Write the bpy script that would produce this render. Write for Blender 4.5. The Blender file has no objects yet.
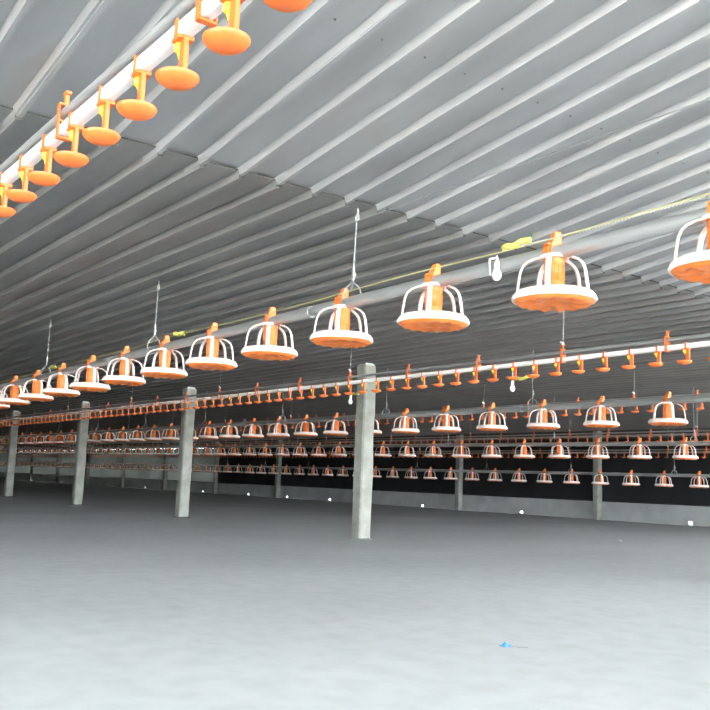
import bpy, math, random
from mathutils import Vector, Matrix
random.seed(7)
scene = bpy.context.scene
S = 1.1                      # metres per survey unit
EYE = 0.6736                 # eye height in survey units
PI = math.pi

def W(u, v, z):              # u runs down the shed, v across it, z above eye level
    return Vector((-u * S, v * S, (z + EYE) * S))

# ------------------------------------------------------------------ camera
YAW, PITCH, ROLL, FPX = 0.6389, 0.1404, 0.0376, 900.0
cam_d = bpy.data.cameras.new('camera'); cam = bpy.data.objects.new('camera', cam_d)
scene.collection.objects.link(cam)
R0 = Vector((math.sin(YAW), math.cos(YAW), 0)); F0 = Vector((-math.cos(YAW), math.sin(YAW), 0)); U0 = Vector((0, 0, 1))
Fw = F0 * math.cos(PITCH) + U0 * math.sin(PITCH); Up = U0 * math.cos(PITCH) - F0 * math.sin(PITCH)
Rt = R0 * math.cos(ROLL) + Up * math.sin(ROLL); Up = Up * math.cos(ROLL) - R0 * math.sin(ROLL)
cam.matrix_world = Matrix(((Rt.x, Up.x, -Fw.x, 0), (Rt.y, Up.y, -Fw.y, 0), (Rt.z, Up.z, -Fw.z, EYE * S), (0, 0, 0, 1)))
cam_d.sensor_width = 36; cam_d.lens = 36 * FPX / 710; cam_d.clip_start = 0.05; cam_d.clip_end = 500
scene.camera = cam

# ------------------------------------------------------------------ sky and exposure
world = bpy.data.worlds.new('overcast_sky'); scene.world = world; world.use_nodes = True
bg = world.node_tree.nodes['Background']
bg.inputs[0].default_value = (0.86, 0.945, 1.0, 1); bg.inputs[1].default_value = 18.0
scene.view_settings.view_transform = 'Standard'; scene.view_settings.look = 'None'
scene.view_settings.gamma = 1.0; scene.view_settings.use_curve_mapping = False
scene.view_settings.exposure = 0.78

sun_d = bpy.data.lights.new('sun', 'SUN'); sun_d.energy = 85.0; sun_d.angle = math.radians(2.0); sun_d.color = (1.0, 0.97, 0.93)
sun = bpy.data.objects.new('sun', sun_d); scene.collection.objects.link(sun); sun.location = (0, -20, 40)
sun.rotation_euler = (math.radians(16), 0, 0)          # high, from the open near side: lights the yard, not the shed floor

# ------------------------------------------------------------------ materials
def mat(name, col, rough=0.6, metal=0.0, noise=0.0, nscale=6.0, col2=None, bump=0.0, bscale=40.0, spec=0.5, coords='Object', detail=6.0, sub=0.0):
    m = bpy.data.materials.new(name); m.use_nodes = True
    nt = m.node_tree; b = nt.nodes['Principled BSDF']
    b.inputs['Roughness'].default_value = rough; b.inputs['Metallic'].default_value = metal
    b.inputs['Specular IOR Level'].default_value = spec
    tc = nt.nodes.new('ShaderNodeTexCoord')
    if noise > 0:
        n = nt.nodes.new('ShaderNodeTexNoise'); n.inputs['Scale'].default_value = nscale; n.inputs['Detail'].default_value = detail
        nt.links.new(tc.outputs[coords], n.inputs['Vector'])
        r = nt.nodes.new('ShaderNodeValToRGB')
        c2 = col2 or tuple(c * (1 - noise) for c in col)
        r.color_ramp.elements[0].position = 0.35; r.color_ramp.elements[0].color = (*c2, 1)
        r.color_ramp.elements[1].position = 0.65; r.color_ramp.elements[1].color = (*col, 1)
        nt.links.new(n.outputs['Fac'], r.inputs['Fac']); nt.links.new(r.outputs['Color'], b.inputs['Base Color'])
    else:
        b.inputs['Base Color'].default_value = (*col, 1)
    if bump > 0:
        n2 = nt.nodes.new('ShaderNodeTexNoise'); n2.inputs['Scale'].default_value = bscale; n2.inputs['Detail'].default_value = 4
        nt.links.new(tc.outputs[coords], n2.inputs['Vector'])
        bp = nt.nodes.new('ShaderNodeBump'); bp.inputs['Strength'].default_value = bump; bp.inputs['Distance'].default_value = 0.01
        nt.links.new(n2.outputs['Fac'], bp.inputs['Height']); nt.links.new(bp.outputs['Normal'], b.inputs['Normal'])
    return m

M = {}
M['orange'] = mat('orange_plastic', (0.86, 0.21, 0.035), 0.38, noise=0.12, nscale=20)
M['orange_cup'] = mat('orange_cup_plastic', (0.82, 0.17, 0.032), 0.4, noise=0.1, nscale=20)
M['white'] = mat('white_plastic', (0.86, 0.76, 0.70), 0.4, noise=0.05, nscale=15)
M['pvc'] = mat('white_pvc', (0.90, 0.88, 0.86), 0.35, noise=0.04, nscale=4)
M['yellow'] = mat('yellow_plastic', (0.85, 0.62, 0.05), 0.45)
M['tape'] = mat('yellow_tape', (0.78, 0.74, 0.18), 0.55, noise=0.3, nscale=60)
M['olive'] = mat('olive_cable', (0.52, 0.48, 0.20), 0.6)
M['cord'] = mat('grey_cord', (0.50, 0.50, 0.46), 0.7)
M['green'] = mat('green_tie', (0.08, 0.14, 0.04), 0.6)
M['galv'] = mat('galvanised_pipe', (0.46, 0.475, 0.47), 0.42, metal=0.6, noise=0.05, nscale=8)
M['steel'] = mat('steel_wire', (0.30, 0.31, 0.30), 0.4, metal=0.5)
M['dull'] = mat('dull_aluminium', (0.42, 0.42, 0.41), 0.45, metal=0.5, noise=0.1, nscale=6)
M['bulb'] = mat('opal_bulb', (0.90, 0.91, 0.95), 0.2)
M['concrete'] = mat('cast_concrete', (0.33, 0.33, 0.29), 0.9, noise=0.28, nscale=7, bump=0.4, bscale=60)
M['wall'] = mat('plastered_wall', (0.42, 0.425, 0.41), 0.92, noise=0.2, nscale=2.2, bump=0.3, bscale=30)
M['black'] = mat('black_tarpaulin', (0.012, 0.013, 0.015), 0.7, noise=0.3, nscale=3)
M['fascia'] = mat('dark_eave_board', (0.06, 0.06, 0.06), 0.8, noise=0.2, nscale=4)
M['earth'] = mat('yard_ground', (0.42, 0.40, 0.36), 0.95, noise=0.25, nscale=1.5)
M['blue'] = mat('blue_film', (0.10, 0.36, 0.75), 0.35, noise=0.4, nscale=40)
M['paper'] = mat('white_paper', (0.8, 0.8, 0.78), 0.7, noise=0.1, nscale=40)
M['cut_edge'] = mat('shadowed_cut_edge', (0.05, 0.045, 0.04), 0.8)  # shadow gap of the sheet lap, painted as a dark edge
M['screw'] = mat('screw_head', (0.25, 0.25, 0.25), 0.5, metal=0.6)

def floor_material():
    m = mat('trowelled_concrete', (0.60, 0.625, 0.63), 0.75, spec=0.3)
    nt = m.node_tree; b = nt.nodes['Principled BSDF']; tc = nt.nodes['Texture Coordinate']
    def noise(scale, detail=5, stretch=None):
        n = nt.nodes.new('ShaderNodeTexNoise'); n.inputs['Scale'].default_value = scale; n.inputs['Detail'].default_value = detail
        if stretch:
            mp = nt.nodes.new('ShaderNodeMapping'); mp.inputs['Scale'].default_value = stretch
            nt.links.new(tc.outputs['Object'], mp.inputs[0]); nt.links.new(mp.outputs[0], n.inputs['Vector'])
        else: nt.links.new(tc.outputs['Object'], n.inputs['Vector'])
        return n
    a = noise(0.55, 6, (1, 0.6, 1)); c = noise(7, 8)
    r = nt.nodes.new('ShaderNodeValToRGB'); r.color_ramp.elements[0].position = 0.3; r.color_ramp.elements[1].position = 0.7
    r.color_ramp.elements[0].color = (0.62, 0.645, 0.65, 1); r.color_ramp.elements[1].color = (0.72, 0.745, 0.755, 1)
    nt.links.new(a.outputs['Fac'], r.inputs['Fac'])
    r2 = nt.nodes.new('ShaderNodeValToRGB'); r2.color_ramp.elements[0].position = 0.3; r2.color_ramp.elements[1].position = 0.6
    r2.color_ramp.elements[0].color = (0.9, 0.9, 0.89, 1); r2.color_ramp.elements[1].color = (1, 1, 1, 1)
    nt.links.new(c.outputs['Fac'], r2.inputs['Fac'])
    mx = nt.nodes.new('ShaderNodeMixRGB'); mx.blend_type = 'MULTIPLY'; mx.inputs[0].default_value = 1
    nt.links.new(r.outputs['Color'], mx.inputs[1]); nt.links.new(r2.outputs['Color'], mx.inputs[2])
    nt.links.new(mx.outputs[0], b.inputs['Base Color'])
    bp = nt.nodes.new('ShaderNodeBump'); bp.inputs['Strength'].default_value = 0.25; bp.inputs['Distance'].default_value = 0.01
    nt.links.new(c.outputs['Fac'], bp.inputs['Height']); nt.links.new(bp.outputs['Normal'], b.inputs['Normal'])
    return m
M['floor'] = floor_material()

def sheet_material(name, c0, c1, c2):
    m = mat(name, (0.55, 0.56, 0.57), 0.42, metal=0.45)
    nt = m.node_tree; b = nt.nodes['Principled BSDF']
    geo = nt.nodes.new('ShaderNodeNewGeometry')
    mp = nt.nodes.new('ShaderNodeMapping'); mp.inputs['Scale'].default_value = (0.7, 2.4, 1)
    nt.links.new(geo.outputs['Position'], mp.inputs[0])
    n = nt.nodes.new('ShaderNodeTexNoise'); n.inputs['Scale'].default_value = 1.3; n.inputs['Detail'].default_value = 7
    nt.links.new(mp.outputs[0], n.inputs['Vector'])
    r = nt.nodes.new('ShaderNodeValToRGB'); e = r.color_ramp.elements
    e[0].position = 0.3; e[0].color = (*c0, 1); e[1].position = 0.62; e[1].color = (*c1, 1)
    k = r.color_ramp.elements.new(0.74); k.color = (*c2, 1)
    nt.links.new(n.outputs['Fac'], r.inputs['Fac']); nt.links.new(r.outputs['Color'], b.inputs['Base Color'])
    n2 = nt.nodes.new('ShaderNodeTexNoise'); n2.inputs['Scale'].default_value = 9; n2.inputs['Detail'].default_value = 5
    nt.links.new(mp.outputs[0], n2.inputs['Vector'])
    mr = nt.nodes.new('ShaderNodeMapRange'); mr.inputs[3].default_value = 0.40; mr.inputs[4].default_value = 0.55
    nt.links.new(n2.outputs['Fac'], mr.inputs[0]); nt.links.new(mr.outputs[0], b.inputs['Roughness'])
    return m
M['sheet'] = sheet_material('galvanised_roof_sheet', (0.36, 0.36, 0.365), (0.44, 0.45, 0.455), (0.42, 0.39, 0.375))
M['dimmed_sheet'] = sheet_material('dimmed_roof_sheet', (0.255, 0.25, 0.243), (0.335, 0.33, 0.322), (0.345, 0.30, 0.278))  # far rows: dimmer daylight put into the darker colour, rust tint its own

def tarp_material():
    m = bpy.data.materials.new('grey_translucent_tarpaulin'); m.use_nodes = True
    nt = m.node_tree; b = nt.nodes['Principled BSDF']; out = nt.nodes['Material Output']
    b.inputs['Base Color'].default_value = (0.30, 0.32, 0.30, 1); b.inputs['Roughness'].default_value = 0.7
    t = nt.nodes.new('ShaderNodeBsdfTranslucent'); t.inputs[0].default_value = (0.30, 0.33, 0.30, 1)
    tc = nt.nodes.new('ShaderNodeTexCoord'); n = nt.nodes.new('ShaderNodeTexNoise'); n.inputs['Scale'].default_value = 1.4
    nt.links.new(tc.outputs['Object'], n.inputs['Vector'])
    mr = nt.nodes.new('ShaderNodeMapRange'); mr.inputs[1].default_value = 0.35; mr.inputs[2].default_value = 0.65
    mr.inputs[3].default_value = 0.004; mr.inputs[4].default_value = 0.02
    nt.links.new(n.outputs['Fac'], mr.inputs[0])
    mx = nt.nodes.new('ShaderNodeMixShader'); nt.links.new(mr.outputs[0], mx.inputs[0])
    nt.links.new(b.outputs[0], mx.inputs[1]); nt.links.new(t.outputs[0], mx.inputs[2]); nt.links.new(mx.outputs[0], out.inputs[0])
    return m
M['tarp'] = tarp_material()

# ------------------------------------------------------------------ mesh helpers
col = scene.collection
class MB:
    def __init__(s): s.v = []; s.f = []
    def quad_box(s, c, d, bev=0.0):
        cx, cy, cz = c; dx, dy, dz = (k / 2 for k in d)
        if bev <= 0:
            o = len(s.v)
            s.v += [(cx + i * dx, cy + j * dy, cz + k * dz) for k in (-1, 1) for i, j in ((-1, -1), (1, -1), (1, 1), (-1, 1))]
            s.f += [tuple(o + k for k in q) for q in ((3, 2, 1, 0), (4, 5, 6, 7), (0, 1, 5, 4), (1, 2, 6, 5), (2, 3, 7, 6), (3, 0, 4, 7))]
        else:      # vertical edges chamfered
            p = [(-dx + bev, -dy), (dx - bev, -dy), (dx, -dy + bev), (dx, dy - bev), (dx - bev, dy), (-dx + bev, dy), (-dx, dy - bev), (-dx, -dy + bev)]
            s.prism([(cx + a, cy + b) for a, b in p], cz - dz, cz + dz)
    def prism(s, pts, z0, z1):
        o = len(s.v); n = len(pts)
        s.v += [(x, y, z0) for x, y in pts] + [(x, y, z1) for x, y in pts]
        s.f += [tuple(o + i for i in reversed(range(n))), tuple(o + n + i for i in range(n))]
        s.f += [(o + i, o + (i + 1) % n, o + n + (i + 1) % n, o + n + i) for i in range(n)]
    def lathe(s, prof, n=24, fn=None, close=False, sx=1.0, off=(0, 0, 0)):
        o = len(s.v); m = len(prof)
        for i, (r, z) in enumerate(prof):
            for k in range(n):
                t = 2 * PI * k / n; dz = fn(r, z, t) if fn else 0
                s.v.append((r * math.cos(t) * sx + off[0], r * math.sin(t) + off[1], z + dz + off[2]))
        for i in range(m - 1 if not close else m):
            j = (i + 1) % m
            for k in range(n):
                l = (k + 1) % n
                s.f.append((o + i * n + k, o + i * n + l, o + j * n + l, o + j * n + k))
        if not close:
            if prof[0][0] > 1e-5: s.f.append(tuple(o + k for k in reversed(range(n))))
            if prof[-1][0] > 1e-5: s.f.append(tuple(o + (m - 1) * n + k for k in range(n)))
    def tube(s, pts, r, n=8, r2=None, cap=True):
        pts = [Vector(p) for p in pts]; o = len(s.v); m = len(pts)
        prev = None
        for i, p in enumerate(pts):
            t = (pts[min(i + 1, m - 1)] - pts[max(i - 1, 0)]).normalized()
            if prev is None:
                a = Vector((0, 0, 1)) if abs(t.z) < 0.9 else Vector((1, 0, 0))
                x = t.cross(a).normalized()
            else: x = (prev - t * prev.dot(t)).normalized()
            prev = x; y = t.cross(x)
            rr = r[i] if isinstance(r, (list, tuple)) else r
            q = (r2 if r2 is not None else rr)
            for k in range(n):
                an = 2 * PI * k / n
                s.v.append(tuple(p + x * (math.cos(an) * rr) + y * (math.sin(an) * q)))
        for i in range(m - 1):
            for k in range(n):
                l = (k + 1) % n
                s.f.append((o + i * n + k, o + i * n + l, o + (i + 1) * n + l, o + (i + 1) * n + k))
        if cap:
            s.f.append(tuple(o + k for k in reversed(range(n)))); s.f.append(tuple(o + (m - 1) * n + k for k in range(n)))
    def mesh(s, name, m, smooth=True, angle=40):
        me = bpy.data.meshes.new(name)
        me.from_pydata([tuple(c * S for c in v) for v in s.v], [], s.f); me.update()
        me.materials.append(m)
        if smooth:
            me.polygons.foreach_set('use_smooth', [True] * len(me.polygons))
            me.set_sharp_from_angle(angle=math.radians(angle))
        return me
    def build(s, name, m, parent=None, loc=None, smooth=True, angle=40):
        return link(name, s.mesh(name, m, smooth, angle), parent, loc)

def link(name, me, parent=None, loc=None, rz=0.0, rot=None):
    o = bpy.data.objects.new(name, me); col.objects.link(o)
    if parent is not None: o.parent = parent
    if loc is not None: o.location = loc
    if rot: o.rotation_euler = rot
    elif rz: o.rotation_euler = (0, 0, rz)
    return o
def L(x, y, z): return (x * S, y * S, z * S)
def tag(o, label=None, cat=None, group=None, kind=None):
    if label: o['label'] = label
    if cat: o['category'] = cat
    if group: o['group'] = group
    if kind: o['kind'] = kind
    return o
def ordinal(n):
    suf = 'th' if 10 <= n % 100 <= 20 else {1: 'st', 2: 'nd', 3: 'rd'}.get(n % 10, 'th')
    return f'{n}{suf}'
def project(u, v, z):
    p = Vector((-u, v, z)); d = p.dot(Fw)
    return 355 + FPX * p.dot(Rt) / d, 355 - FPX * p.dot(Up) / d

# ------------------------------------------------------------------ the shed
U_END, U_FAR = -12.0, 76.0
V_NEAR, V_FAR = -7.5, 18.02  # near side is unseen, its distance tuned to shape daylight on the floor
ZC = 1.52                      # ceiling above eye
US, DIP = 3.83, 0.121          # seam where the end bay starts to rise
def ceil_z(u): return ZC if u >= US else ZC + DIP * (US - u)
FL = -EYE

b = MB(); b.quad_box(((-U_END - U_FAR) / 2 + 0, (V_NEAR + V_FAR) / 2, -0.06), (U_FAR - U_END, V_FAR - V_NEAR + 0.4, 0.12))
tag(b.build('floor', M['floor'], smooth=False), kind='structure')
b = MB(); b.quad_box((-36, 7, -0.2), (260, 220, 0.1))
tag(b.build('ground_outside', M['earth'], smooth=False), 'pale earth yard around the shed', None, kind='structure')

# ceiling: corrugated sheets, each one a part
PITCH_R = 0.2187; PER = 4; SW = PITCH_R * PER
ceiling = tag(link('ceiling', None, loc=W(US, V_NEAR, ZC)), kind='structure')
RIBD = 0.036
def sheet_mesh(length, tail=0.0):
    prof = []
    for k in range(PER + 1):                       # one rib more than the cover width: side lap
        c = k * PITCH_R
        if k == 0: prof += [(-0.030, 0), (-0.024, -0.001)]
        else: prof += [(c - 0.024, 0)]
        prof += [(c - 0.013, -RIBD), (c + 0.009, -RIBD), (c + 0.020, 0)]
    mb = MB(); T = 0.007
    n = len(prof); segs = 6
    for i in range(segs + 1):
        x = -length * i / segs; dz = 0.0
        if tail: x = -(length - tail) * i / (segs - 1) if i < segs else -length; dz = tail * DIP if i == segs else 0.0   # last strip lies level inside the lap
        for y, z in prof: mb.v.append((x, y, z + dz))
    for i in range(segs):
        for k in range(n - 1):
            mb.f.append((i * n + k, i * n + k + 1, (i + 1) * n + k + 1, (i + 1) * n + k))
    o = len(mb.v)
    for i in (0, segs):                            # folded sheet ends give the lap its thickness
        x = -length * i / segs
        for y, z in prof: mb.v.append((x, y, z + T + (tail * DIP if i else 0)))
        base = i * n; top = o if i == 0 else o + n
        for k in range(n - 1): mb.f.append((base + k, base + k + 1, top + k + 1, top + k))
    me = mb.mesh('roof_sheet', M['sheet'] if tail else M['dimmed_sheet'], True, 20); me.materials.append(M['cut_edge'])
    for p in me.polygons[segs * (n - 1):]: p.material_index = 1
    return me
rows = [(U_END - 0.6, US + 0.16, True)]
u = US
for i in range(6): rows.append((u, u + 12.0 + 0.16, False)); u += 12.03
V0 = 1.008 - 52 * PITCH_R                           # rib phase read off the lap line
screw = MB(); screw.lathe([(0.0, -0.007), (0.0035, -0.006), (0.004, -0.002), (0.007, 0.0)], 8); screw_me = screw.mesh('roof_screw', M['screw'])
for ri, (ua, ub, near) in enumerate(rows):
    length = (ub - ua) * (math.sqrt(1 + DIP * DIP) if near else 1)
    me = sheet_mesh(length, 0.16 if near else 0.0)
    nv = int(math.ceil((V_FAR + 0.1 - V0) / SW))
    for j in range(nv):
        jz = random.uniform(-0.0015, 0.0015) + (0.003 if j % 2 else 0)
        if near: loc = W(ua, V0 + j * SW, ZC + DIP * (US - ua) + 0.011 + jz); rot = (0, math.atan(-DIP) , random.uniform(-.0006, .0006))
        else: loc = W(ua, V0 + j * SW, ZC - 0.004 * (ri % 2) + jz); rot = (0, 0, random.uniform(-.0004, .0004))
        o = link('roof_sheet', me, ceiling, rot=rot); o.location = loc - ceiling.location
        if near and -1 < V0 + j * SW < 8:
            for us_ in (0.2, 2.68):
                for k in range(PER):
                    link('roof_screw', screw_me, o, L(-(us_ - ua), k * PITCH_R + 0.1, 0.0))

# far side wall: low plastered wall with daylight drain holes
HOLES = [11.66, 16.64, 20.6, 25.4, 28.1, 30.9, 34.7, 40.6, 46.3, 52.2, 57.5]
WALL_H = 0.435; WT = 0.05
def low_wall(name, v, sgn, holes):
    mb = MB(); hw, h0, h1 = 0.05, 0.035, 0.085; y = v + sgn * WT / 2
    ln = U_FAR - U_END; cx = -(U_FAR + U_END) / 2
    mb.quad_box((cx, y, h0 / 2), (ln, WT, h0)); mb.quad_box((cx, y, (h1 + WALL_H) / 2), (ln, WT, WALL_H - h1))
    e = [U_END] + [k for h in holes for k in (h - hw, h + hw)] + [U_FAR]
    for a, c in zip(e[::2], e[1::2]): mb.quad_box((-(a + c) / 2, y, (h0 + h1) / 2), (c - a, WT, h1 - h0))
    return tag(mb.build(name, M['wall'], smooth=False), kind='structure')
low_wall('wall_right', V_FAR, 1, HOLES)
low_wall('wall_left', V_NEAR, -1, [])
mb = MB(); mb.quad_box((-U_FAR - 0.1, (V_NEAR + V_FAR) / 2, 1.2), (0.2, V_FAR - V_NEAR + 0.4, 2.5))
tag(mb.build('wall_end', M['wall'], smooth=False), kind='structure')
for k, (v, z0) in enumerate(((V_FAR + 0.1, 1.215), (V_NEAR - 0.1, 1.47))):
    mb = MB(); ln = U_FAR - US
    mb.quad_box((-(U_FAR + US) / 2, v, EYE + (z0 + ZC + 0.03) / 2), (ln, 0.04, ZC + 0.03 - z0))
    tag(mb.build(f'trim_{k+1}', M['fascia'], smooth=False), kind='structure')
    # gable flank of the rising end bay
    o = MB(); zz = [EYE + z0, EYE + z0, EYE + ZC + 0.03, EYE + ceil_z(U_END) + 0.05]
    pts = [(-US, zz[0]), (-U_END, zz[1]), (-U_END, zz[3]), (-US, zz[2])]
    o.v += [(x, v - 0.02, z) for x, z in pts] + [(x, v + 0.02, z) for x, z in pts]
    o.f += [(0, 1, 2, 3), (7, 6, 5, 4), (0, 4, 5, 1), (1, 5, 6, 2), (2, 6, 7, 3), (3, 7, 4, 0)]
    tag(o.build(f'trim_{k+3}', M['fascia'], smooth=False), kind='structure')

# concrete columns
def column_mesh(w, h, seed):
    rnd = random.Random(seed); mb = MB()
    n = 7; bev = 0.018; o = len(mb.v)
    for i in range(n + 1):
        z = h * i / n; j = [rnd.uniform(-0.0035, 0.0035) for _ in range(2)]
        hw = w / 2 + rnd.uniform(-0.002, 0.002)
        p = [(-hw + bev, -hw), (hw - bev, -hw), (hw, -hw + bev), (hw, hw - bev), (hw - bev, hw), (-hw + bev, hw), (-hw, hw - bev), (-hw, -hw + bev)]
        mb.v += [(x + j[0], y + j[1], z) for x, y in p]
    for i in range(n):
        for k in range(8):
            l = (k + 1) % 8; mb.f.append((o + i * 8 + k, o + i * 8 + l, o + (i + 1) * 8 + l, o + (i + 1) * 8 + k))
    mb.f.append(tuple(o + n * 8 + k for k in range(8)))
    return mb.mesh('concrete_column', M['concrete'], True, 30)
cap = MB(); cap.quad_box((0, 0, 0.008), (0.14, 0.14, 0.016)); cap.quad_box((0.04, 0, 0.022), (0.03, 0.12, 0.02)); cap_me = cap.mesh('head_plate', M['galv'], False)
foot = MB(); foot.lathe([(0.15, 0.0), (0.135, 0.006), (0.115, 0.014), (0.10, 0.016)], 14, fn=lambda r, z, t: 0.003 * math.sin(5 * t) * (z > 0.002)); foot_me = foot.mesh('mortar_fillet', M['concrete'])
BAY = 4.845
c_h = ZC + EYE - RIBD - 0.05
for k in range(-1, 8):
    uu = 8.803 + BAY * k
    r = link('concrete_column', None, loc=W(uu, 6.73, FL))
    link('shaft', column_mesh(0.178, c_h, k + 30), r); link('mortar_fillet', foot_me, r); link('head_plate', cap_me, r, L(0, 0, c_h))
    vis = ['widest and nearest concrete column, standing in the middle of the floor', 'second nearest concrete column of the inner row, left of the widest one',
           'third concrete column of the inner row, below the leftmost near feeder pans', 'fourth concrete column of the inner row, dim at the left edge']
    tag(r, vis[k] if 0 <= k < 4 else ('concrete column of the inner row just beyond the right edge' if k < 0 else f'dim {ordinal(k+1)} concrete column of the inner row beyond the left edge'), 'column', 'inner row of concrete columns')
for k in range(-2, 13):
    uu = 14.095 + BAY * k; n = k + 1
    lab = f'square concrete wall column, {ordinal(n)} from the right along the far low wall' if k >= 0 else 'far wall column standing beyond the right edge'
    o = link('wall_column', column_mesh(0.168, c_h + 0.02, k + 60), loc=W(uu, V_FAR - 0.09, FL)); tag(o, lab, 'column', 'columns along the far wall')

# side curtains, one per bay
def curtain(u0, u1, v, z0, z1, m, label, group):
    mb = MB(); nx, nz = 26, 8; rnd = random.Random(int(u0 * 10)); ph = rnd.uniform(0, 6)
    for i in range(nx + 1):
        for j in range(nz + 1):
            x = -(u1 - u0) * (i / nx - 0.5); z = (z1 - z0) * j / nz
            y = 0.018 * math.sin(i * 1.3 + ph + 0.25 * j) * (0.4 + 0.6 * (1 - j / nz)) + 0.012 * math.sin(j * 1.9 + i * 0.3)
            mb.v.append((x, y, z))
    for i in range(nx):
        for j in range(nz):
            a = i * (nz + 1) + j; mb.f.append((a, a + 1, a + nz + 2, a + nz + 1))
    r = link('side_curtain', None, loc=W((u0 + u1) / 2, v, z0))
    mb.build('curtain_sheet', m, r)
    t = MB(); t.tube([((u1 - u0) / 2, 0, 0.0), (-(u1 - u0) / 2, 0, 0.0)], 0.03, 8); t.build('bottom_roll', M['black'], r)
    t = MB(); t.tube([((u1 - u0) / 2, 0, z1 - z0), (-(u1 - u0) / 2, 0, z1 - z0)], 0.012, 6); t.build('top_cord', M['black'], r)
    tag(r, label, 'curtain', group)
for k in range(-2, 13):
    u0 = 14.095 + BAY * k; u1 = u0 + BAY
    if u1 < U_END: continue
    n = k + 2
    if k < 4: curtain(max(u0, U_END) - 0.06, u1 + 0.06, V_FAR + 0.04, FL + WALL_H + 0.0, 1.26 if k < 1 else 1.195, M['black'], f'black tarpaulin side curtain, {ordinal(max(n,1))} bay from the right above the low wall' if k >= -1 else 'black tarpaulin side curtain on the far side, beyond the right edge', 'curtains on the far side')
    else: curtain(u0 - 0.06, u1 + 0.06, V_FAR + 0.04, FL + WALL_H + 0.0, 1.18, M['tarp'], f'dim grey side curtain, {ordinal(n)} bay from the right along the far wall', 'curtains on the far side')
for k in range(0, 15):  # added out of view, closing these bays so daylight falls off down the shed
    u0 = 5.5 + BAY * k; u1 = min(u0 + BAY, U_FAR)
    curtain(u0, u1, V_NEAR - 0.04, FL + WALL_H, 1.48, M['black'], 'unseen black tarpaulin curtain added to block daylight on the near side', 'curtains on the near side')

# ------------------------------------------------------------------ feeder pans
def smooth_profile(pts): return pts
def pan_meshes(seg):
    d = {}
    mb = MB()
    def lobes(r, z, t): return -0.007 * max(0, math.cos(14 * t)) if 0.12 < r < 0.158 else (0.012 * math.cos(7 * t) if 0.07 < r < 0.12 else 0)
    mb.lathe([(0.0, 0.004), (0.030, 0.002), (0.046, -0.012), (0.062, -0.016), (0.085, -0.010), (0.112, -0.014), (0.130, -0.019), (0.148, -0.018), (0.160, -0.012), (0.168, -0.004), (0.164, 0.004), (0.15, -0.006), (0.115, -0.004), (0.08, 0.0), (0.045, 0.008), (0.0, 0.012)], seg, fn=lobes)
    d['dish'] = mb.mesh('pan_dish', M['orange'], True, 60)
    mb = MB(); mb.lathe([(0.164, -0.008), (0.172, -0.008), (0.1760, 0.000), (0.171, 0.014), (0.162, 0.026), (0.151, 0.031), (0.146, 0.027), (0.158, 0.010)], max(20, seg // 2), close=True)
    d['rim'] = mb.mesh('pan_rim', M['white'], True, 60)
    mb = MB()
    for k in range(5):
        a = 2 * PI * k / 5; ca, sa = math.cos(a), math.sin(a)
        path = [(0.153, 0.006), (0.148, 0.050), (0.140, 0.100), (0.128, 0.130), (0.110, 0.147), (0.082, 0.160), (0.050, 0.168)]
        mb.tube([(r * ca, r * sa, z) for r, z in path], 0.0115, 8, r2=0.0055)
    d['grill'] = mb.mesh('grill_arm_set', M['white'], True, 60)
    # one arm, so each arm is its own part
    mb = MB(); mb.tube([(r, 0, z) for r, z in path], 0.0115, 8, r2=0.0055); d['arm'] = mb.mesh('grill_arm', M['white'], True, 60)
    mb = MB(); mb.lathe([(0.046, 0.160), (0.060, 0.160), (0.062, 0.168), (0.060, 0.175), (0.046, 0.175)], 20, close=True)
    d['ring'] = mb.mesh('top_ring', M['white'], True, 50)
    mb = MB(); mb.lathe([(0.050, -0.008), (0.045, 0.012), (0.042, 0.06), (0.042, 0.066), (0.040, 0.068), (0.040, 0.13), (0.042, 0.132), (0.042, 0.166), (0.034, 0.172), (0.0, 0.172)], 20,
             fn=None)
    for k in range(10):
        a = 2 * PI * k / 10; mb.quad_box((0.041 * math.cos(a), 0.041 * math.sin(a), 0.098), (0.005, 0.005, 0.06))
    d['drum'] = mb.mesh('feed_drum', M['orange'], True, 50)
    # saddle clip: two cheeks round the pipe and a leaning fin on top
    mb = MB(); 
    for sgn in (-1, 1): mb.quad_box((-0.008, sgn * 0.037, 0.187), (0.036, 0.006, 0.05))
    mb.quad_box((-0.006, 0, 0.220), (0.036, 0.080, 0.008))
    o = len(mb.v); lev = [(-0.034, 0.016, 0.030, 0.160), (-0.030, 0.014, 0.030, 0.205), (-0.020, 0.018, 0.024, 0.226), (-0.006, 0.024, 0.018, 0.250), (0.001, 0.026, 0.016, 0.268), (0.008, 0.024, 0.010, 0.274)]
    for x0, x1, hy, z in lev: mb.v += [(x0, -hy, z), (x1, -hy, z), (x1, hy, z), (x0, hy, z)]
    for i in range(len(lev) - 1):
        for k in range(4):
            l = (k + 1) % 4; mb.f.append((o + 4 * i + k, o + 4 * i + l, o + 4 * i + 4 + l, o + 4 * i + 4 + k))
    e = o + 4 * (len(lev) - 1); mb.f.append((e, e + 1, e + 2, e + 3))
    d['clip'] = mb.mesh('pipe_clip', M['orange'], False)
    return d
PM = pan_meshes(72); PM_far = pan_meshes(36)
def add_pan(u, v, z, rz, label, group, near=True):
    d = PM if near else PM_far
    r = link('feeder_pan', None, loc=W(u, v, z), rz=rz)
    link('dish', d['dish'], r, L(0, 0, -0.012)); link('rim', d['rim'], r, L(0, 0, -0.012)); link('feed_drum', d['drum'], r)
    link('top_ring', d['ring'], r); link('pipe_clip', d['clip'], r, rz=-rz + random.uniform(-.2, .2))
    for k in range(5): link('grill_arm', d['arm'], r, rz=2 * PI * k / 5)
    tag(r, label, 'feeder', group)
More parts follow.
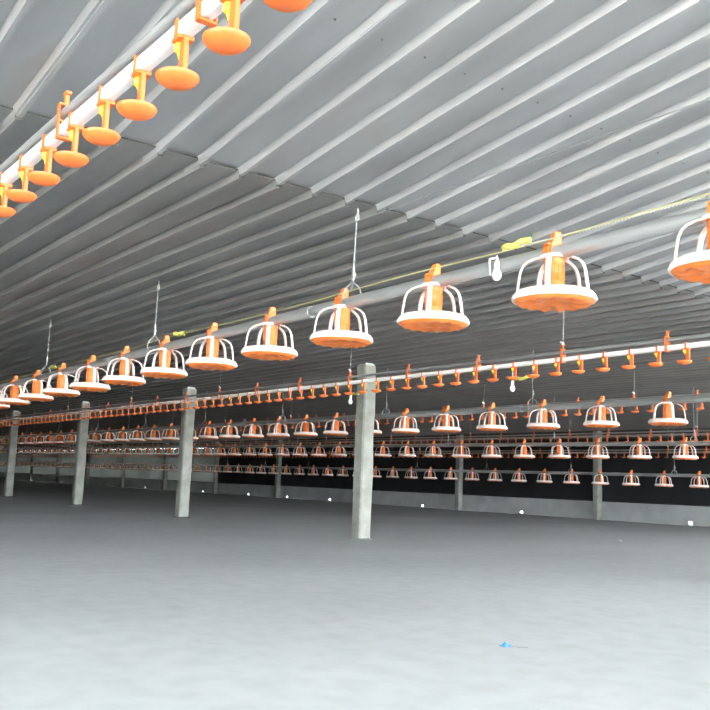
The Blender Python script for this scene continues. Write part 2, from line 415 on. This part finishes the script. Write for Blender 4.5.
LINES = [  # u of first pan, v, z of rim, slope, first index, count, wording, pipe height above rim
    (2.4531, 2.8398, 0.7923, -0.0084, -6, 20, 'the nearest feed line'),
    (4.9145, 7.2692, 0.6637, 0.0014, -6, 40, 'the second feed line'),
    (7.3379, 11.2507, 0.5210, 0.0052, -6, 56, 'the third feed line'),
    (9.6796, 15.2709, 0.1711, 0.0015, -6, 74, 'the lowest farthest feed line')]
def pipe_bar(mb, u0, u1, v, z0, sl, r, n=12, ref=0, segs=1):
    mb.tube([(-(u0 + (u1 - u0) * i / segs), 0, z0 + sl * ((u0 + (u1 - u0) * i / segs) - ref)) for i in range(segs + 1)], r, n)
for li, (u0, v, z, sl, n0, cnt, words) in enumerate(LINES):
    seen = 0; past = 0
    for n in range(n0, n0 + cnt):
        uu = u0 + 0.75 * n; zz = z + sl * 0.75 * n
        if uu < U_END + 0.3: continue
        px, _ = project(uu, v, zz)
        inside = -15 < px < 745 if li == 0 else -4 < px < 714
        rz = math.radians(-59 + 7 * n if li == 0 else -50 + random.uniform(-14, 14)) + random.uniform(-.05, .05)
        if inside:
            seen += 1
            lab = f'orange and white feeder pan, {ordinal(seen)} from the right on {words}'
            if li == 0 and seen == 1: lab = 'large orange and white feeder pan cut off by the right edge'
            if li == 0 and seen == 2: lab = 'largest whole feeder pan, beside the near light bulb'
        elif px > 355: lab = f'feeder pan {ordinal(-n - (1 if li == 0 else 0))} beyond the right edge on {words}'
        else: past += 1; lab = f'feeder pan {ordinal(past)} beyond the left edge on {words}'
        add_pan(uu, v, zz, rz, lab, 'feeder pans on ' + words.split(',')[0], li < 2)
    mb = MB(); ua, ub = -7.0, 75.5
    pipe_bar(mb, ua - u0, ub - u0, 0, 0, sl, 0.031, 14)
    r = link('feed_pipe', None, loc=W(u0, v, z + 0.188))
    mb.build('pipe', M['galv'], r)
    j = MB(); j.tube([(-0.06, 0, 0), (0.06, 0, 0)], 0.0345, 14); jm = j.mesh('coupling', M['galv'])
    for q in range(10):
        du = 0.36 + 3.0 * q - 1.5
        link('coupling', jm, r, L(-du, 0, sl * du))
    tag(r, ['thick grey feed pipe carrying the nearest feeder pans', 'grey feed pipe just behind the columns carrying the second row of pans', 'grey feed pipe carrying the third row of feeder pans', 'thin grey feed pipe of the lowest farthest pan row'][li], 'pipe', 'feed pipes')

# hanging wires for the feed lines
def hanger(u, v, zt, zb, label, group, big=True, lean=0.0):
    r = link('hanging_wire', None, loc=W(u, v, zb))
    H = zt - zb
    w = MB(); w.tube([(0, 0, 0.11), (lean, 0, H)], 0.0027, 6); w.build('wire', M['steel'], r)
    a = MB(); a.quad_box((0.002, 0, 0.155), (0.014, 0.010, 0.075)); a.tube([(0.010, 0, 0.135), (0.022, 0, 0.140), (0.024, 0, 0.155), (0.012, 0, 0.162)], 0.004, 6); a.build('adjuster', M['dull'], r)
    c = MB()
    c.tube([(0.0, 0, 0.115), (-0.03, -0.026, 0.075), (-0.034, -0.038, 0.03), (-0.02, -0.036, -0.01)], 0.0045, 6)
    c.tube([(0.0, 0, 0.115), (0.03, 0.026, 0.075), (0.034, 0.038, 0.03), (0.02, 0.036, -0.01)], 0.0045, 6)
    c.tube([(0.0, 0, 0.115), (0.03, -0.026, 0.08), (0.036, -0.038, 0.045)], 0.0045, 6)
    c.build('pipe_hook', M['steel'], r)
    p = MB(); p.tube([(lean + 0.016 * math.cos(t), 0, H - 0.05 + 0.02 * math.sin(t)) for t in [2 * PI * i / 12 for i in range(13)]], 0.0040, 6)
    p.tube([(lean, 0, H - 0.03), (lean + 0.01, 0, H - 0.015), (lean, 0, H + 0.005)], 0.005, 6); p.build('pulley_hook', M['dull'], r)
    tag(r, label, 'wire', group)
for i, uu in enumerate((1.30, 3.87, 6.42, 8.95, 11.5)):
    lab = ['hanging wire of the nearest feed line beyond the right edge', 'longest hanging wire with hook, above the third near feeder pan', 'hanging wire with V hook at the near feed line, left of centre',
           'leftmost hanging wire of the nearest feed line', 'hanging wire of the nearest feed line beyond the left edge'][i]
    zt = min(ceil_z(uu), 1.53 if uu > 3.5 else 9) - RIBD
    hanger(uu, 2.8398, zt, 0.98 - 0.0084 * (uu - 2.45), lab, 'hanging wires of the nearest feed line', lean=0.02 if uu < 4 else 0.012)
for li, st, cnt in ((1, 4.07, 10), (2, 7.2, 14), (3, 10.2, 14)):
    u0, v, z, sl = LINES[li][:4]
    for i in range(cnt):
        uu = st + 2.5 * i
        px, _ = project(uu, v, 1.0)
        hanger(uu, v, ZC - RIBD, z + 0.188 + sl * (uu - u0), f'thin hanging wire, {ordinal(i+1)} from the right on {LINES[li][6]}', 'hanging wires of ' + LINES[li][6].split(',')[0])

# steel winch cable, yellow lamp cable and twisted cord along the nearest feed line
mb = MB(); mb.tube([(3.5, 0, 0), (-60, 0, 0)], 0.0032, 6)
tag(mb.build('winch_cable', M['steel'], loc=W(0, 2.8398 - 0.0, 1.418)), 'thin steel winch cable stretched under the ceiling above the nearest feed line', 'cable')
pts = []
for i in range(121):
    uu = -2.0 + 14.0 * i / 120
    zz = 1.028 - 0.0084 * (uu - 2.45) + 0.006 * math.sin(uu * 2.4) + (0.03 * max(0, (2.5 - uu)) if uu > 0 else 0.075)
    pts.append((-uu, 0.004 * math.sin(uu * 5), zz))
mb = MB(); mb.tube(pts, 0.0026, 6)
tag(mb.build('lamp_cable', M['olive'], loc=W(0, 2.80, -EYE) + Vector((0, 0, EYE * S))), 'thin yellow lamp cable running along the nearest feed pipe', 'cable')
pts = []
for i in range(801):
    uu = -0.6 + 3.2 * i / 800; t = i * 1.6
    pts.append((-uu, 0.004 * math.cos(t), 1.030 - 0.0084 * (uu - 2.45) + 0.012 * max(0, 2.2 - uu) + 0.004 * math.sin(t)))
mb = MB(); mb.tube(pts, 0.0022, 4)
tag(mb.build('twisted_cord', M['cord'], loc=W(0, 2.80, 0)), 'pale twisted cord lying along the feed pipe at the right', 'cord')

# ------------------------------------------------------------------ drinking lines
def drinker_meshes():
    arm = MB()
    o = [(-0.013, 0.000), (0.013, 0.000), (0.012, 0.018), (0.0115, 0.075), (0.012, 0.090), (-0.012, 0.090), (-0.0115, 0.075), (-0.012, 0.018)]
    n = len(o); arm.v += [(x, -0.005, z - 0.112) for x, z in o] + [(x, 0.005, z - 0.112) for x, z in o]
    arm.f += [tuple(range(n)), tuple(n + i for i in reversed(range(n)))] + [(i, n + i, n + (i + 1) % n, (i + 1) % n) for i in range(n)]
    arm.quad_box((-0.006, -0.019, 0.0), (0.012, 0.003, 0.040)); arm.quad_box((-0.006, 0.019, 0.0), (0.012, 0.003, 0.040)); arm.quad_box((-0.012, 0, 0.020), (0.012, 0.024, 0.006))
    arm.quad_box((-0.010, 0, -0.021), (0.038, 0.036, 0.008))
    cup = MB(); cup.lathe([(0.0, -0.128), (0.014, -0.1275), (0.030, -0.123), (0.042, -0.115), (0.047, -0.107), (0.047, -0.103), (0.044, -0.103), (0.036, -0.111), (0.015, -0.118), (0.0, -0.119)], 20, sx=1.05, off=(-0.027, 0, 0.006))
    nip = MB(); nip.lathe([(0.010, -0.024), (0.0125, -0.030), (0.0125, -0.040), (0.010, -0.044), (0.005, -0.046), (0.004, -0.052), (0.002, -0.054), (0.002, -0.060), (0.0, -0.060)], 12, off=(-0.024, 0, 0))
    j = MB()
    for q in (arm, cup):
        k = len(j.v); j.v += q.v; j.f += [tuple(k + i for i in f) for f in q.f]
    return arm.mesh('drinker_arm', M['orange_cup'], True, 35), cup.mesh('drip_cup', M['orange_cup'], True, 50), nip.mesh('nipple', M['yellow']), j.mesh('drinker', M['orange_cup'], True, 45)
D_ARM, D_CUP, D_NIP, D_ALL = drinker_meshes()
clip = MB()
for y in (-0.0195, 0.0195): clip.quad_box((0, y, 0.026), (0.018, 0.004, 0.098))
clip.quad_box((0, 0, 0.075), (0.020, 0.043, 0.006)); clip.quad_box((0, 0, 0.026), (0.018, 0.043, 0.006)); clip.quad_box((0, 0, -0.023), (0.018, 0.043, 0.005))
clip.quad_box((0.0, 0.0, 0.092), (0.014, 0.010, 0.032)); clip.quad_box((0.005, 0, 0.110), (0.024, 0.016, 0.008))
CLIP = clip.mesh('hanging_clip', M['orange_cup'], False)
WL = [  # v, pipe z, first drinker u, count, clip start, clip step, wording, detailed
    (0.7736, 0.952, 1.4779 - 0.22 * 14, 26, 2.46 - 3.44, 0.86, 'white drinking pipe with orange drip cups crossing the top left corner', True),
    (5.2674, 0.975, 3.4051 - 0.22 * 16, 97, -0.04, 0.90, 'white drinking pipe with orange drip cups passing in front of the columns', True),
    (9.30, 1.085, 3.64, 136, 3.32, 0.86, 'drinking line hanging just behind the second row of feeder pans', False),
    (13.30, 0.985, 5.84, 198, 5.81, 0.88, 'far drinking line just above the third row of feeder pans', False),
    (17.00, 0.885, 8.0, 250, 7.9, 0.9, 'farthest drinking line close to the dark side curtains', False)]
for wi, (v, z, ud, cnt, cu, cs, words, detail) in enumerate(WL):
    ua, ub = (-7.0, 75.4)
    r = link('drinking_line', None, loc=W(ud, v, z)); tag(r, words, 'drinking line', 'drinking lines')
    hw = 0.0165; mb = MB(); ln = ub - ua
    p = [(-hw + .004, -hw), (hw - .004, -hw), (hw, -hw + .004), (hw, hw - .004), (hw - .004, hw), (-hw + .004, hw), (-hw, hw - .004), (-hw, -hw + .004)]
    k = len(mb.v); x0 = ud - ua; mb.v += [(x0, a, c) for a, c in p] + [(x0 - ln, a, c) for a, c in p]
    mb.f += [tuple(range(8)), tuple(reversed(range(8, 16)))] + [(i, 8 + i, 8 + (i + 1) % 8, (i + 1) % 8) for i in range(8)]
    link('water_pipe', mb.mesh('water_pipe', M['pvc'] if detail else M['dull'], True, 50), r)
    mb = MB(); mb.tube([(x0, 0.0, 0.055), (x0 - ln, 0.0, 0.055)], 0.0125, 10); mb.build('support_pipe', M['dull'], r)
    for i in range(cnt):
        uu = 0.22 * i
        if detail:
            a = link('drinker', D_ARM, r, L(-uu, 0, 0), rz=random.uniform(-.10, .10)); link('drip_cup', D_CUP, a); link('nipple', D_NIP, a)
        else: link('drinker', D_ALL, r, L(-uu, 0, 0), rz=random.uniform(-.12, .12))
    i = 0
    while cu + cs * i < ud + 0.22 * cnt:
        link('hanging_clip', CLIP, r, L(-(cu + cs * i - ud), 0, 0)); i += 1
    # hanging cords on every third clip
    first = {0: 0, 1: 2, 2: 1, 3: 0, 4: 1}[wi]
    for q, n in enumerate(range(first, i, 3)):
        uu = cu + cs * n
        if uu > 22 + 8 * wi: break
        zt = ceil_z(uu) - RIBD
        h = None; H = zt - z - 0.11
        c = MB(); c.tube([(0, 0, 0), (0.006, 0, H * 0.5), (0.008, 0, H)], 0.0022, 6); h = c.build('hanging_cord', M['cord'], r, L(-(uu - ud), 0, 0.11))
        c = MB(); c.lathe([(0.0, -0.006), (0.008, 0.0), (0.010, 0.012), (0.006, 0.022), (0.0, 0.024)], 8); c.tube([(0, 0, 0.01), (-0.022, 0, 0.03), (-0.026, 0, 0.018)], 0.004, 6); c.build('knot', M['pvc'], h)

# ------------------------------------------------------------------ lamps on the cables
def bulb(u, v, z, label, hang=0.0, sc=1.0):
    r = link('light_bulb', None, loc=W(u, v, z)); 
    g = MB(); g.lathe([(0.0, -0.028), (0.010, -0.026), (0.018, -0.018), (0.0215, -0.006), (0.020, 0.006), (0.015, 0.018), (0.011, 0.028), (0.010, 0.034)], 18); g.build('globe', M['bulb'], r)
    s_ = MB(); s_.lathe([(0.0105, 0.032), (0.0125, 0.034), (0.0125, 0.056), (0.008, 0.062), (0.0, 0.062)], 14); s_.build('socket', M['pvc'], r)
    if hang: c = MB(); c.tube([(0, 0, 0.06), (0.004, 0, hang / 2), (0, 0, hang)], 0.0035, 6); c.build('lamp_wire', M['pvc'], r)
    tag(r, label, 'light bulb', 'light bulbs')
def tape(u, v, z, label, ln=0.15, tilt=0.0):
    r = link('cable_joint', None, loc=W(u, v, z), rot=(0, tilt, 0))
    t = MB(); n = 10; pts = [(-ln / 2 + ln * i / n, 0.004 * math.sin(i * 1.7), 0.005 * math.sin(i * 1.1)) for i in range(n + 1)]
    t.tube(pts, [0.005, 0.018, 0.022, 0.020, 0.016, 0.017, 0.014, 0.011, 0.009, 0.006, 0.003], 8, r2=0.014); t.build('tape_wrap', M['tape'], r)
    e = MB(); e.tube([(ln / 2 - 0.012, 0, 0.0), (ln / 2 + 0.008, 0, 0.012), (ln / 2 + 0.004, 0, 0.028)], 0.005, 6); e.build('tie', M['green'], r)
    tag(r, label, 'cable joint', 'taped cable joints')
bulb(2.735, 2.79, 0.925, 'white light bulb under the near feed pipe, left of the largest pan', hang=0.085)
tape(2.63, 2.80, 1.045, 'yellow taped cable joint above the near light bulb', 0.17, -0.06)
tape(5.90, 2.80, 1.010, 'yellow taped cable joint beside the left of centre hanging wire', 0.20, 0.1)
tape(8.60, 2.80, 0.985, 'small yellow taped cable joint near the leftmost hanging wire', 0.16, 0.05)
c = MB(); c.tube([(0.0, -0.040, 0.03), (0.004, -0.043, 0.0), (0.0, -0.036, -0.03), (0.012, -0.044, -0.045)], 0.005, 6); c.tube([(0.0, -0.040, 0.03), (0.004, 0.0, 0.042), (0, 0.036, 0.02)], 0.005, 6)
tag(c.build('pipe_tie', M['pvc'], loc=W(2.79, 2.8398, 0.977)), 'white cable tie looped round the near feed pipe above the bulb', 'cable tie')
for uu, lab in ((5.05, 'right'), (7.25, 'left')):
    v = 5.35
    bulb(uu, v, 0.80, f'small white bulb below the white drinking pipe, {"right of the widest column" if lab == "right" else "left of the widest column"}', hang=0.13)
    tape(uu - 0.13, v - 0.01, 0.875, f'yellow lamp holder strip below the white drinking pipe, {"right" if lab == "right" else "left"} of the widest column', 0.26, -0.05)

# ------------------------------------------------------------------ scraps on the floor
def scrap(name, u, v, size, m, label, cat, seed, tail=False):
    rnd = random.Random(seed); mb = MB(); n = 7
    for i in range(n + 1):
        for j in range(n + 1):
            mb.v.append((size * (i / n - .5) * (1 - .3 * rnd.random()), size * (j / n - .5) * (1 - .3 * rnd.random()), 0.004 + size * 0.38 * rnd.random() * math.sin(PI * i / n) * math.sin(PI * j / n)))
    for i in range(n):
        for j in range(n):
            a = i * (n + 1) + j; mb.f.append((a, a + n + 1, a + n + 2, a + 1))
    r = link(name, None, loc=W(u, v, FL)); mb.build('crumpled_film', m, r, smooth=False)
    if tail: t = MB(); t.tube([(0.02, 0.01, 0.006), (0.045, 0.03, 0.003), (0.07, 0.06, 0.003)], 0.002, 5); t.build('loose_strip', M['dull'], r)
    tag(r, label, cat)
scrap('plastic_scrap', 2.788, 2.935, 0.05, M['blue'], 'small crumpled blue plastic scrap on the pale floor', 'scrap', 3, True)
scrap('paper_scrap', 8.0, 10.68, 0.05, M['paper'], 'tiny white paper scrap on the floor near the far wall', 'scrap', 5)
